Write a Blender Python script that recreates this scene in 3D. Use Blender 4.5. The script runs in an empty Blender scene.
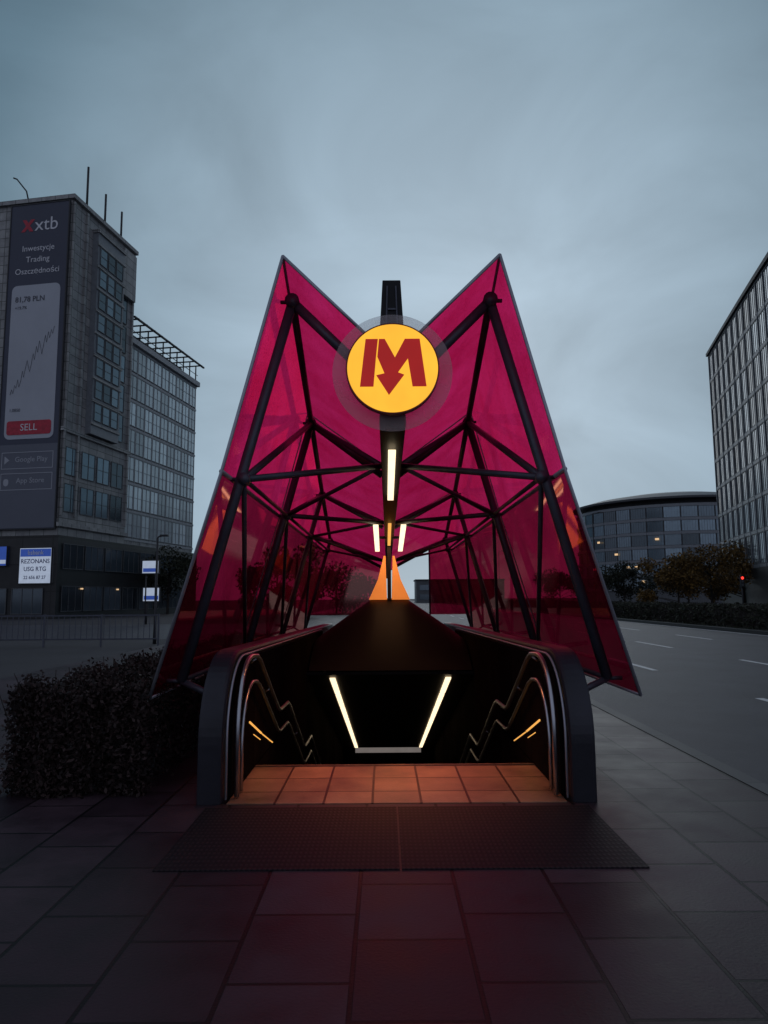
import bpy, math, random
import numpy as np
from mathutils import Vector, Matrix
random.seed(7); rng=np.random.default_rng(7)
S=bpy.context.scene
COL=S.collection
R=math.radians
S.view_settings.view_transform='Standard'

# ------------------------------------------------------------ materials
def newmat(name):
    m=bpy.data.materials.new(name); m.use_nodes=True
    return m,m.node_tree,m.node_tree.nodes,m.node_tree.links
def pmat(name,col,rough=.5,metal=0.,var=.25,scale=3.,bump=.0,bscale=40.,spec=.5,objvar=0.,col2=None,emis=None):
    m,t,N,L=newmat(name); b=N['Principled BSDF']
    b.inputs['Roughness'].default_value=rough; b.inputs['Metallic'].default_value=metal
    b.inputs['Specular IOR Level'].default_value=spec
    if emis: b.inputs['Emission Color'].default_value=emis[0]+(1,); b.inputs['Emission Strength'].default_value=emis[1]
    tc=N.new('ShaderNodeTexCoord'); n=N.new('ShaderNodeTexNoise'); n.inputs['Scale'].default_value=scale
    n.inputs['Detail'].default_value=6; n.inputs['Roughness'].default_value=.65
    L.new(tc.outputs['Object'],n.inputs['Vector'])
    r=N.new('ShaderNodeValToRGB'); r.color_ramp.elements[0].position=.3; r.color_ramp.elements[1].position=.7
    c2=col2 or tuple(min(1,c*(1+var)) for c in col)
    r.color_ramp.elements[0].color=tuple(c*(1-var) for c in col)+(1,)
    r.color_ramp.elements[1].color=tuple(c2)+(1,)
    L.new(n.outputs['Fac'],r.inputs['Fac'])
    out=r.outputs['Color']
    if objvar:
        oi=N.new('ShaderNodeObjectInfo'); mr=N.new('ShaderNodeMapRange'); mr.inputs['To Min'].default_value=1-objvar; mr.inputs['To Max'].default_value=1+objvar
        L.new(oi.outputs['Random'],mr.inputs['Value'])
        vm=N.new('ShaderNodeVectorMath'); vm.operation='SCALE'
        L.new(out,vm.inputs[0]); L.new(mr.outputs['Result'],vm.inputs['Scale']); out=vm.outputs['Vector']
    L.new(out,b.inputs['Base Color'])
    if bump:
        n2=N.new('ShaderNodeTexNoise'); n2.inputs['Scale'].default_value=bscale; n2.inputs['Detail'].default_value=4
        L.new(tc.outputs['Object'],n2.inputs['Vector'])
        bp=N.new('ShaderNodeBump'); bp.inputs['Strength'].default_value=bump; bp.inputs['Distance'].default_value=.02
        L.new(n2.outputs['Fac'],bp.inputs['Height']); L.new(bp.outputs['Normal'],b.inputs['Normal'])
    return m
def emat(name,col,s):
    m,t,N,L=newmat(name); b=N['Principled BSDF']; b.inputs['Base Color'].default_value=(.02,.02,.02,1)
    b.inputs['Emission Color'].default_value=tuple(col)+(1,); b.inputs['Emission Strength'].default_value=s
    tc=N.new('ShaderNodeTexCoord'); n=N.new('ShaderNodeTexNoise'); n.inputs['Scale'].default_value=4
    L.new(tc.outputs['Object'],n.inputs['Vector']); mr=N.new('ShaderNodeMapRange')
    mr.inputs['To Min'].default_value=s*.85; mr.inputs['To Max'].default_value=s*1.15
    L.new(n.outputs['Fac'],mr.inputs['Value']); L.new(mr.outputs['Result'],b.inputs['Emission Strength'])
    return m
def brickmat(name,c1,c2,mort,bw,rh,ms,rough,swap=False,off=(0,0,0),vert=False,offset=.5,bump=.3,spec=.5,noise=.35,rv=.15):
    m,t,N,L=newmat(name); b=N['Principled BSDF']; b.inputs['Specular IOR Level'].default_value=spec
    tc=N.new('ShaderNodeTexCoord'); mp=N.new('ShaderNodeVectorMath'); mp.operation='ADD'; mp.inputs[1].default_value=off
    L.new(tc.outputs['Object'],mp.inputs[0]); sp=N.new('ShaderNodeSeparateXYZ'); L.new(mp.outputs[0],sp.inputs[0])
    cb=N.new('ShaderNodeCombineXYZ')
    if swap: L.new(sp.outputs['Y'],cb.inputs['X']); L.new(sp.outputs['X'],cb.inputs['Y'])
    elif vert:
        ad=N.new('ShaderNodeMath'); ad.operation='ADD'; L.new(sp.outputs['X'],ad.inputs[0]); L.new(sp.outputs['Y'],ad.inputs[1])
        L.new(ad.outputs[0],cb.inputs['X']); L.new(sp.outputs['Z'],cb.inputs['Y'])
    else: L.new(sp.outputs['X'],cb.inputs['X']); L.new(sp.outputs['Y'],cb.inputs['Y'])
    br=N.new('ShaderNodeTexBrick'); br.offset=offset; br.inputs['Scale'].default_value=1
    br.inputs['Brick Width'].default_value=bw; br.inputs['Row Height'].default_value=rh
    br.inputs['Mortar Size'].default_value=ms; br.inputs['Mortar Smooth'].default_value=.2
    br.inputs['Color1'].default_value=c1+(1,); br.inputs['Color2'].default_value=c2+(1,); br.inputs['Mortar'].default_value=mort+(1,)
    L.new(cb.outputs[0],br.inputs['Vector'])
    n=N.new('ShaderNodeTexNoise'); n.inputs['Scale'].default_value=1.3; n.inputs['Detail'].default_value=9; n.inputs['Roughness'].default_value=.7
    L.new(tc.outputs['Object'],n.inputs['Vector'])
    mr=N.new('ShaderNodeMapRange'); mr.inputs['From Min'].default_value=.3; mr.inputs['From Max'].default_value=.7
    mr.inputs['To Min'].default_value=1-noise; mr.inputs['To Max'].default_value=1+noise; L.new(n.outputs['Fac'],mr.inputs['Value'])
    vm=N.new('ShaderNodeVectorMath'); vm.operation='SCALE'; L.new(br.outputs['Color'],vm.inputs[0]); L.new(mr.outputs[0],vm.inputs['Scale'])
    L.new(vm.outputs[0],b.inputs['Base Color'])
    mr2=N.new('ShaderNodeMapRange'); mr2.inputs['To Min'].default_value=max(.03,rough-rv); mr2.inputs['To Max'].default_value=rough+rv
    L.new(n.outputs['Fac'],mr2.inputs['Value']); L.new(mr2.outputs[0],b.inputs['Roughness'])
    n2=N.new('ShaderNodeTexNoise'); n2.inputs['Scale'].default_value=60; L.new(tc.outputs['Object'],n2.inputs['Vector'])
    mm=N.new('ShaderNodeMath'); mm.operation='MULTIPLY_ADD'; mm.inputs[1].default_value=-1.; L.new(br.outputs['Fac'],mm.inputs[0]); 
    m3=N.new('ShaderNodeMath'); m3.operation='MULTIPLY'; m3.inputs[1].default_value=.25; L.new(n2.outputs['Fac'],m3.inputs[0]); L.new(m3.outputs[0],mm.inputs[2])
    bp=N.new('ShaderNodeBump'); bp.inputs['Strength'].default_value=bump; bp.inputs['Distance'].default_value=.01
    L.new(mm.outputs[0],bp.inputs['Height']); L.new(bp.outputs['Normal'],b.inputs['Normal'])
    return m

M_ground=pmat('ground_mat',(.034,.031,.038),.8,var=.3,scale=.3,bump=.3)
M_asph=pmat('asphalt',(.043,.041,.055),.55,var=.3,scale=.7,bump=.5,bscale=120,spec=.4)
M_pave=brickmat('paving',(.024,.0135,.019),(.056,.034,.044),(.003,.0025,.003),.62,.5,.011,.5,swap=True,off=(.22,.08,0),offset=.42,noise=.65,bump=.6,spec=.28,rv=.2)
M_kerb=brickmat('kerbstone',(.06,.06,.065),(.08,.08,.085),(.03,.03,.03),.2,1.0,.006,.6,off=(0,0,0),offset=0)
M_paint=pmat('road_paint',(.66,.66,.66),.6,var=.3,scale=8)
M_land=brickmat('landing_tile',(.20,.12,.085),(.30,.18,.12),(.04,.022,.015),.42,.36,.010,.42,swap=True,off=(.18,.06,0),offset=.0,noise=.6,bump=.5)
M_step=pmat('step_stone',(.04,.03,.028),.5,bump=.1)
M_par=pmat('parapet_metal',(.024,.023,.034),.42,.3,var=.35,scale=2,bump=.05)
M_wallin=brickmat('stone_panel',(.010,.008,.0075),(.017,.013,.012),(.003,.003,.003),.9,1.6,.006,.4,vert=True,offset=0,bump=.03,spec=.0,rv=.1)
M_ceil=pmat('ceiling_panel',(.010,.008,.008),.5,var=.2,scale=1.5,spec=.2)
M_block=pmat('portal_cladding',(.008,.006,.006),.55,var=.3,scale=2,spec=.15)
M_steel=pmat('dark_steel',(.085,.09,.12),.42,.3,var=.2,scale=5)
M_beam=pmat('beam_steel',(.014,.014,.018),.5,.2,var=.2,spec=.3)
M_rail=pmat('stainless',(.50,.50,.54),.3,1.,var=.1)
M_edge=pmat('edge_aluminium',(.42,.42,.48),.4,.5,var=.1)
M_orange=pmat('pedestal_copper_glow',(.80,.32,.08),.4,.1,var=.2,emis=((1,.30,.05),.42))  # emission put in for the lamp light falling on the copper
M_lampw=emat('lamp_warm',(1,.80,.50),1.7)
M_lamps=emat('lamp_strip',(1,.76,.46),1.7)
M_glow_amber=emat('painted_amber_glow',(1,.46,.10),1.0)  # painted glow for wall reflections and the beam spine, not a lamp
M_lampb=emat('lamp_hall',(1,.86,.80),.14)
M_yel=emat('sign_yellow',(1.0,.49,.035),1.08)
M_red=emat('sign_red',(.34,.010,.008),.9)
M_rim=pmat('sign_rim',(.16,.012,.010),.4,.1)
M_glassb=pmat('window_glass',(.09,.115,.14),.08,.5,var=.3,scale=.2,spec=.8,objvar=.55)
M_glassb2=pmat('window_glass_pale',(.70,.78,.84),.16,.2,var=.3,scale=.15,spec=.8,objvar=.35)
M_glassb3=pmat('window_glass_blue',(.17,.22,.26),.12,.5,var=.3,scale=.15,spec=.8,objvar=.6)
M_frame=pmat('window_frame',(.10,.105,.115),.5)
M_frame2=pmat('window_frame_pale',(.26,.28,.30),.5)
M_conc=brickmat('facade_panel',(.25,.25,.255),(.36,.36,.36),(.08,.08,.08),1.4,.9,.035,.5,vert=True,offset=0,bump=.2)
M_dark=brickmat('dark_facade',(.02,.02,.022),(.03,.03,.032),(.008,.008,.008),3,2.4,.05,.45,vert=True,offset=0)
M_stone=pmat('pale_stone',(.42,.44,.46),.6,var=.15)
M_stone2=pmat('grey_cladding',(.23,.245,.27),.45,var=.15)
M_stone3=pmat('dark_cladding',(.15,.165,.19),.4,var=.15)
M_roofd=pmat('roof_dark',(.03,.03,.035),.6)
M_band=pmat('banner_vinyl',(.055,.062,.10),.55,var=.12,scale=.1)
M_bandg=pmat('banner_vinyl_grey',(.13,.14,.18),.55,var=.12,scale=.1)
M_band2=pmat('banner_screen',(.46,.48,.54),.55,var=.12,scale=.1)
M_bred=pmat('banner_red',(.50,.02,.05),.5)
M_white=pmat('banner_white',(.75,.75,.8),.6,var=.05)
M_grey=pmat('banner_grey',(.42,.43,.48),.6,var=.05)
M_ink=pmat('banner_ink',(.08,.085,.11),.6,var=.05)
M_bink=pmat('sign_ink_blue',(.008,.02,.16),.5,var=.05)
M_signw=emat('sign_white_lit',(.55,.65,.85),.55)
M_signb=emat('sign_blue_lit',(.03,.08,.40),.6)
M_litwin=emat('lit_window',(1,.66,.36),.8)
M_rlamp=emat('signal_red',(1,.03,.02),3)
M_bark=pmat('bark',(.035,.028,.025),.9,bump=.5)
def leafmat(name,a,b):
    m,t,N,L=newmat(name); p=N['Principled BSDF']; p.inputs['Roughness'].default_value=.7; p.inputs['Specular IOR Level'].default_value=.25
    g=N.new('ShaderNodeNewGeometry'); r=N.new('ShaderNodeValToRGB')
    r.color_ramp.elements[0].color=a+(1,); r.color_ramp.elements[1].color=b+(1,)
    L.new(g.outputs['Random Per Island'],r.inputs['Fac']); L.new(r.outputs[0],p.inputs['Base Color']); return m
M_leaf=leafmat('hedge_leaf',(.014,.011,.011),(.060,.036,.034))
M_leaf2=leafmat('autumn_leaf',(.06,.038,.017),(.24,.135,.035))
M_leaf3=leafmat('dark_leaf',(.016,.022,.015),(.048,.048,.03))

def canopy_glass(name,t0,t1,body,mixlo,mixhi,spec,dcol,gr):
    m,t,N,L=newmat(name); N.remove(N['Principled BSDF']); out=N['Material Output']
    tc=N.new('ShaderNodeTexCoord'); n=N.new('ShaderNodeTexNoise'); n.inputs['Scale'].default_value=1.1; n.inputs['Detail'].default_value=10; n.inputs['Roughness'].default_value=.72
    L.new(tc.outputs['Object'],n.inputs['Vector'])
    r=N.new('ShaderNodeValToRGB'); r.color_ramp.elements[0].position=.35; r.color_ramp.elements[1].position=.66
    r.color_ramp.elements[0].color=t0+(1,); r.color_ramp.elements[1].color=t1+(1,)
    L.new(n.outputs['Fac'],r.inputs[0])
    tr=N.new('ShaderNodeBsdfTransparent'); L.new(r.outputs[0],tr.inputs[0])
    tl=N.new('ShaderNodeBsdfTranslucent'); tl.inputs[0].default_value=body+(1,)
    df=N.new('ShaderNodeBsdfDiffuse'); df.inputs[0].default_value=dcol+(1,)
    a=N.new('ShaderNodeMixShader'); a.inputs[0].default_value=.35; L.new(tl.outputs[0],a.inputs[1]); L.new(df.outputs[0],a.inputs[2])
    v=N.new('ShaderNodeTexVoronoi'); v.inputs['Scale'].default_value=38; L.new(tc.outputs['Object'],v.inputs['Vector'])
    mr=N.new('ShaderNodeMapRange'); mr.inputs['From Min'].default_value=.2; mr.inputs['From Max'].default_value=.5
    mr.inputs['To Min'].default_value=mixhi; mr.inputs['To Max'].default_value=mixlo; L.new(v.outputs['Distance'],mr.inputs[0])
    oi=N.new('ShaderNodeObjectInfo'); om=N.new('ShaderNodeMapRange'); om.inputs['To Min'].default_value=.6; om.inputs['To Max'].default_value=1.35; L.new(oi.outputs['Random'],om.inputs[0])
    mu=N.new('ShaderNodeMath'); mu.operation='MULTIPLY'; L.new(mr.outputs[0],mu.inputs[0]); L.new(om.outputs[0],mu.inputs[1])
    b=N.new('ShaderNodeMixShader'); L.new(mu.outputs[0],b.inputs[0]); L.new(tr.outputs[0],b.inputs[1]); L.new(a.outputs[0],b.inputs[2])
    gl=N.new('ShaderNodeBsdfGlossy'); gl.inputs['Roughness'].default_value=gr; gl.inputs[0].default_value=(1,.5,.42,1)
    fr=N.new('ShaderNodeLayerWeight'); fr.inputs[0].default_value=.5
    pw=N.new('ShaderNodeMath'); pw.operation='POWER'; pw.inputs[1].default_value=5; L.new(fr.outputs['Facing'],pw.inputs[0])
    m2=N.new('ShaderNodeMath'); m2.operation='MULTIPLY_ADD'; m2.inputs[1].default_value=.5; m2.inputs[2].default_value=spec; L.new(pw.outputs[0],m2.inputs[0])
    c=N.new('ShaderNodeMixShader'); L.new(m2.outputs[0],c.inputs[0]); L.new(b.outputs[0],c.inputs[1]); L.new(gl.outputs[0],c.inputs[2])
    L.new(c.outputs[0],out.inputs[0]); return m
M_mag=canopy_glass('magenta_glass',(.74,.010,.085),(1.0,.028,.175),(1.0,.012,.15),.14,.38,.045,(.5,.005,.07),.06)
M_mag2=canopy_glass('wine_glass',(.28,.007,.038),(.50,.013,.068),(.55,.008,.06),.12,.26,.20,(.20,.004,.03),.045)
def clear_glass():
    m,t,N,L=newmat('clear_disc_glass'); N.remove(N['Principled BSDF']); out=N['Material Output']
    tr=N.new('ShaderNodeBsdfTransparent'); tr.inputs[0].default_value=(.97,.97,.98,1)
    gl=N.new('ShaderNodeBsdfTranslucent'); gl.inputs[0].default_value=(.95,.93,.93,1)
    df=N.new('ShaderNodeBsdfDiffuse'); df.inputs[0].default_value=(.95,.85,.85,1)
    a=N.new('ShaderNodeMixShader'); a.inputs[0].default_value=.6; L.new(gl.outputs[0],a.inputs[1]); L.new(df.outputs[0],a.inputs[2])
    tc=N.new('ShaderNodeTexCoord'); n=N.new('ShaderNodeTexNoise'); n.inputs['Scale'].default_value=5; L.new(tc.outputs['Object'],n.inputs[0])
    mr=N.new('ShaderNodeMapRange'); mr.inputs['To Min'].default_value=.18; mr.inputs['To Max'].default_value=.34; L.new(n.outputs['Fac'],mr.inputs[0])
    c=N.new('ShaderNodeMixShader'); L.new(mr.outputs[0],c.inputs[0]); L.new(tr.outputs[0],c.inputs[1]); L.new(a.outputs[0],c.inputs[2]); L.new(c.outputs[0],out.inputs[0]); return m
M_clear=clear_glass()
def matmat():
    m,t,N,L=newmat('entrance_mat_mat'); p=N['Principled BSDF']; p.inputs['Roughness'].default_value=.6
    tc=N.new('ShaderNodeTexCoord'); w=N.new('ShaderNodeTexWave'); w.bands_direction='X'; w.inputs['Scale'].default_value=11; w.inputs['Distortion'].default_value=0
    w2=N.new('ShaderNodeTexWave'); w2.bands_direction='Y'; w2.inputs['Scale'].default_value=5
    L.new(tc.outputs['Object'],w.inputs[0]); L.new(tc.outputs['Object'],w2.inputs[0])
    mx=N.new('ShaderNodeMath'); mx.operation='MULTIPLY'; L.new(w.outputs['Fac'],mx.inputs[0]); L.new(w2.outputs['Fac'],mx.inputs[1])
    r=N.new('ShaderNodeValToRGB'); r.color_ramp.elements[0].color=(.008,.007,.009,1); r.color_ramp.elements[1].color=(.030,.021,.026,1)
    L.new(mx.outputs[0],r.inputs[0]); L.new(r.outputs[0],p.inputs['Base Color'])
    p.inputs['Specular IOR Level'].default_value=.22
    bp=N.new('ShaderNodeBump'); bp.inputs['Strength'].default_value=.35; bp.inputs['Distance'].default_value=.004; L.new(mx.outputs[0],bp.inputs['Height']); L.new(bp.outputs[0],p.inputs['Normal'])
    return m
M_mat=matmat()

# ------------------------------------------------------------ helpers
def link(o,parent=None):
    COL.objects.link(o)
    if parent: o.parent=parent
    return o
def mesh(name,V,F,mat,parent=None,smooth=False,loc=None,rotz=0):
    me=bpy.data.meshes.new(name); me.from_pydata([tuple(v) for v in V],[],F); me.validate(); me.update()
    for mm in (mat if isinstance(mat,(list,tuple)) else [mat]): me.materials.append(mm)
    if smooth:
        for p in me.polygons: p.use_smooth=True
    o=bpy.data.objects.new(name,me)
    if loc: o.location=loc
    o.rotation_euler[2]=rotz
    return link(o,parent)
def boxdata(x0,x1,y0,y1,z0,z1):
    V=[(x0,y0,z0),(x1,y0,z0),(x1,y1,z0),(x0,y1,z0),(x0,y0,z1),(x1,y0,z1),(x1,y1,z1),(x0,y1,z1)]
    F=[(0,3,2,1),(4,5,6,7),(0,1,5,4),(1,2,6,5),(2,3,7,6),(3,0,4,7)]
    return V,F
class MB:
    def __init__(s): s.V=[];s.F=[];s.mi=[]
    def add(s,V,F,mi=0):
        n=len(s.V); s.V+=list(V); s.F+=[tuple(i+n for i in f) for f in F]; s.mi+=[mi]*len(F); return s
    def box(s,*a,mi=0): return s.add(*boxdata(*a),mi)
    def obox(s,cx,cy,w,d0,d1,z0,z1,ang,mi=0):
        V,F=boxdata(-w/2,w/2,d0,d1,z0,z1); c,sn=math.cos(ang),math.sin(ang)
        return s.add([(cx+x*c-y*sn,cy+x*sn+y*c,z) for x,y,z in V],F,mi)
    def obj(s,name,mats,parent=None,loc=None,rotz=0,smooth=False,bevel=0):
        o=mesh(name,s.V,s.F,mats,parent,smooth,loc,rotz)
        for p,i in zip(o.data.polygons,s.mi): p.material_index=i
        if bevel:
            b=o.modifiers.new('b','BEVEL'); b.width=bevel; b.segments=2; b.limit_method='ANGLE'
        return o
def box(name,a,mat,parent=None,bevel=0,loc=None,rotz=0): return MB().box(*a).obj(name,mat,parent,loc,rotz,bevel=bevel)
def tubedata(pts,r,n=12,cap=True):
    P=[Vector(p) for p in pts]; rr=r if isinstance(r,(list,tuple)) else [r]*len(P)
    V=[];F=[];prev=None
    for i,p in enumerate(P):
        if i==0: t=(P[1]-P[0]).normalized()
        elif i==len(P)-1: t=(P[-1]-P[-2]).normalized()
        else: t=((P[i+1]-p).normalized()+(p-P[i-1]).normalized()).normalized()
        if prev is None:
            a=Vector((0,0,1)) if abs(t.z)<.9 else Vector((1,0,0)); u=t.cross(a).normalized()
        else: u=(prev-t*prev.dot(t)).normalized()
        prev=u; w=t.cross(u)
        for k in range(n):
            an=2*math.pi*k/n; V.append(tuple(p+(u*math.cos(an)+w*math.sin(an))*rr[i]))
    for i in range(len(P)-1):
        for k in range(n):
            a=i*n+k;b=i*n+(k+1)%n; F.append((a,b,b+n,a+n))
    if cap: F.append(tuple(range(n-1,-1,-1))); F.append(tuple((len(P)-1)*n+k for k in range(n)))
    return V,F
def tube(name,pts,r,mat,parent=None,n=12): 
    V,F=tubedata(pts,r,n); return mesh(name,V,F,mat,parent,smooth=True)
def empty(name,loc,label,cat,rotz=0,group=None):
    o=bpy.data.objects.new(name,None); o.location=loc; o.rotation_euler[2]=rotz; o.empty_display_size=.3
    link(o); o['label']=label; o['category']=cat
    if group: o['group']=group
    return o
def prism(name,prof,x0,x1,mat,parent=None,bevel=0):
    n=len(prof); V=[(x0,y,z) for y,z in prof]+[(x1,y,z) for y,z in prof]
    F=[tuple(range(n)),tuple(range(2*n-1,n-1,-1))]+[(i,i+n,(i+1)%n+n,(i+1)%n) for i in range(n)]
    o=mesh(name,V,F,mat,parent)
    if bevel:
        b=o.modifiers.new('b','BEVEL'); b.width=bevel; b.segments=2; b.limit_method='ANGLE'
    return o
def disc(name,r,y0,y1,mat,parent,n=96,cx=0,cz=0):
    V=[(cx+r*math.cos(2*math.pi*k/n),y0,cz+r*math.sin(2*math.pi*k/n)) for k in range(n)]+[(cx+r*math.cos(2*math.pi*k/n),y1,cz+r*math.sin(2*math.pi*k/n)) for k in range(n)]
    F=[tuple(range(n)),tuple(range(2*n-1,n-1,-1))]+[(k,k+n,(k+1)%n+n,(k+1)%n) for k in range(n)]
    return mesh(name,V,F,mat,parent)
def text(name,s,size,x,y,z,mat,parent,align='CENTER',ext=.004,sx=1,bold=0):
    c=bpy.data.curves.new(name,'FONT'); c.body=s; c.size=size; c.align_x=align; c.align_y='CENTER'; c.extrude=ext; c.resolution_u=3; c.offset=bold
    o=bpy.data.objects.new(name+'_src',c); COL.objects.link(o); bpy.context.view_layer.update()
    me=bpy.data.meshes.new_from_object(o.evaluated_get(bpy.context.evaluated_depsgraph_get()))
    bpy.data.objects.remove(o); me.materials.clear(); me.materials.append(mat)
    q=bpy.data.objects.new(name,me); q.location=(x,y,z); q.rotation_euler=(math.pi/2,0,0); q.scale=(sx,1,1)
    return link(q,parent)
def struct(o,label=None):
    o['kind']='structure'; o['label']=label or o.name; o['category']=o.name.split('.')[0].replace('_',' '); return o

# ------------------------------------------------------------ ground, road, pavement
def ring(name,x0,x1,y0,y1,hx0,hx1,hy0,hy1,z,mat):
    xs=[x0,hx0,hx1,x1]; ys=[y0,hy0,hy1,y1]; V=[(x,y,z) for y in ys for x in xs]; F=[]
    for j in range(3):
        for i in range(3):
            if i==1 and j==1: continue
            a=j*4+i; F.append((a,a+1,a+5,a+4))
    return mesh(name,V,F,mat)
HX=1.46; HY0=5.52; HY1=13.9
struct(ring('ground',-900,900,-900,900,-HX,HX,HY0,HY1,-.134,M_ground),'dark grey city ground stretching to the horizon')
struct(ring('pavement',-7.5,2.80,-6,240,-HX,HX,HY0,HY1,0,M_pave),'dark rectangular paving slabs around the metro stairs')
struct(mesh('road',[(2.95,-300,-.126),(15.6,-300,-.126),(15.6,600,-.126),(2.95,600,-.126)],[(0,1,2,3)],M_asph),'wide grey asphalt road with lane markings')
struct(mesh('road',[(-60,30,-.126),(-7.8,30,-.126),(-7.8,48,-.126),(-60,48,-.126)],[(0,1,2,3)],M_asph),'side street of grey asphalt')
struct(box('kerb',(2.80,2.95,-6,240,-.13,.006),M_kerb),'granite kerb along the road')
struct(box('kerb',(15.6,15.8,-6,400,-.13,.02),M_kerb),'granite kerb of the central reserve')
struct(mesh('verge',[(15.8,-6,-.002),(19.5,-6,-.002),(19.5,400,-.002),(15.8,400,-.002)],[(0,1,2,3)],pmat('verge_soil',(.03,.035,.022),.9)),'dark planted central reserve')
mk=MB()
for x,ph in ((5.85,1.0),(8.95,.2),(12.1,4.4)):
    y=ph-8
    while y<260:
        mk.add([(x-.07,y,-.121),(x+.07,y,-.121),(x+.07,y+3.3,-.121),(x-.07,y+3.3,-.121)],[(0,1,2,3)]); y+=7.7
mk.add([(15.2,-6,-.121),(15.32,-6,-.121),(15.32,300,-.121),(15.2,300,-.121)],[(0,1,2,3)])
struct(mk.obj('road_marking',M_paint),'white dashed lane markings on asphalt')
mat_o=empty('tactile_mat',(0,4.8,0),'dark ribbed entrance mat set in the paving','floor mat')
for s in (-1,1):
    box('mat_panel',(min(s*.006,s*1.38),max(s*.006,s*1.38),-.6,.6,.0,.008),M_mat,mat_o,bevel=.002)

# ------------------------------------------------------------ METRO ENTRANCE
E=empty('metro_entrance',(0,0,0),'metro entrance with M-shaped magenta glass canopy over descending stairs','metro entrance')
XI=1.29; YE=17.0; YL=6.74
def parprof(y0,y1,h,r,h1=None):
    h1=h if h1 is None else h1
    pr=[(y0,-.12)]
    for k in range(17):
        a=math.pi-(math.pi/2)*k/16
        pr.append((y0+r+r*math.cos(a),h-r+r*math.sin(a)))
    pr+= [(y1,h1),(y1,-.12)]
    return pr
for s in (-1,1):
    a,b=sorted((s*XI,s*1.48))
    prism('parapet',parprof(5.5,YE,1.08,.66,.92),a,b,M_par,E,bevel=.03)
    a,b=sorted((s*(XI-.004),s*(XI-.03)))
    prism('lining_panel',parprof(5.72,13.9,.99,.5,.88),a,b,M_wallin,E,bevel=.003)
    a,b=sorted((s*(XI-.02),s*1.45))
    box('stairwell_wall',(a,b,YL+.02,24,-7,-.13),M_wallin,E)
    arch=[(s*(XI-.02),5.56,.02)]+[(s*(XI-.02),5.56+.60+.60*math.cos(t),.43+.60*math.sin(t)) for t in [math.pi-(math.pi/2)*k/12 for k in range(13)]]+[(s*(XI-.02),13.8,.92)]
    tube('edge_trim',arch,.009,M_edge,E)
    for hz,rr,y0,q in ((1.02,.020,5.64,.54),(.80,.016,5.80,.46)):
        x=s*(XI-.03-.055)
        pts=[(x,y0,.02),(x,y0,hz-q)]+[(x,y0+q+q*math.cos(t),hz-q+q*math.sin(t)) for t in [math.pi-(math.pi/2)*k/10 for k in range(1,11)]]
        pts+=[(x,6.45,hz-.02),(x,6.6,hz-.07),(x,7.75,hz-.66),(x,7.9,hz-.70),(x,8.5,hz-.71),(x,8.65,hz-.76),(x,10.2,hz-1.52),(x,10.4,hz-1.57),(x,11.2,hz-1.58),(x,13.9,hz-2.9)]
        tube('handrail',pts,rr,M_rail,E)
    for y,z in ((6.4,1.0),(7.2,.65),(8.2,.31),(9.5,-.18),(10.9,-.56)):
        x=s*(XI-.085); tube('handrail_bracket',[(x,y,z-.02),(s*(XI-.03),y,z-.06)],.008,M_rail,E,8)
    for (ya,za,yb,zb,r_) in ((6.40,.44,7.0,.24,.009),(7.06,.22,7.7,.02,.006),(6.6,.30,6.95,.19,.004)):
        tube('wall_reflection_streak',[(s*(XI-.036),ya,za),(s*(XI-.036),yb,zb)],r_,M_glow_amber,E,8)  # emissive streaks put in for reflections of the ceiling strips
box('landing',(-XI+.035,XI-.035,5.5,YL,-.3,.006),M_land,E)
box('step_nosing',(-XI+.036,XI-.036,YL-.07,YL-.03,.0065,.010),M_step,E)
pr=[(YL+.005,-.02)]; y,z=YL+.005,-.02
for k in range(20): z-=.16; pr.append((y,z)); y+=.34; pr.append((y,z))
y+=1.3; pr.append((y,z))
for k in range(13): z-=.16; pr.append((y,z)); y+=.33; pr.append((y,z))
pr+=[(24,z),(24,-7.2),(YL+.005,-7.2)]
prism('stair',pr,-XI+.022,XI-.022,M_step,E)
prism('tunnel_ceiling',[(11.0,.36),(20.6,-2.62),(24,-2.62),(24,-2.3),(20.7,-2.3),(13.9,-.2),(11.0,.40)],-XI+.035,XI-.035,M_ceil,E)
box('hall_wall',(-1.4,1.4,24.0,24.2,-7,-2),M_wallin,E)
box('hall_lamp',(-1.05,1.05,23.8,23.9,-3.42,-3.26),M_lampb,E)
for s in (-1,1):
    for k in range(7):
        y0=11.15+k*1.33; y1=y0+1.22
        f=lambda y:.36-(y-11)*2.98/9.6-.012
        V=[];
        for yy in (y0,y1):
            for dx in (-.042,.042): V+= [(s*.88+dx,yy,f(yy)-.02),(s*.88+dx,yy,f(yy))]
        mesh('strip_lamp',V,[(0,4,6,2),(1,3,7,5),(0,1,5,4),(2,6,7,3),(0,2,3,1),(4,5,7,6)],M_lamps,E)
V=[];F=[];nx=24
ts=[i/14 for i in range(15)]+[4.2]
for t in ts:
    yy=10.98+1.25*t; u=min(t,1); u=math.sin(u*math.pi/2)
    top=.42+1.07*u; sd=.42+.40*u
    for i in range(nx+1):
        a=-1+2*i/nx; w=(1-abs(a))**.95; V.append((a*1.225,yy,sd+(top-sd)*min(1,w*1.28)))
for j in range(len(ts)-1):
    for i in range(nx): a=j*(nx+1)+i; F.append((a,a+1,a+nx+2,a+nx+1))
mesh('portal_hood',V,F,M_block,E,smooth=True)
box('portal_base',(-1.214,1.214,14.0,16.3,.01,.78),M_block,E)

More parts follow.
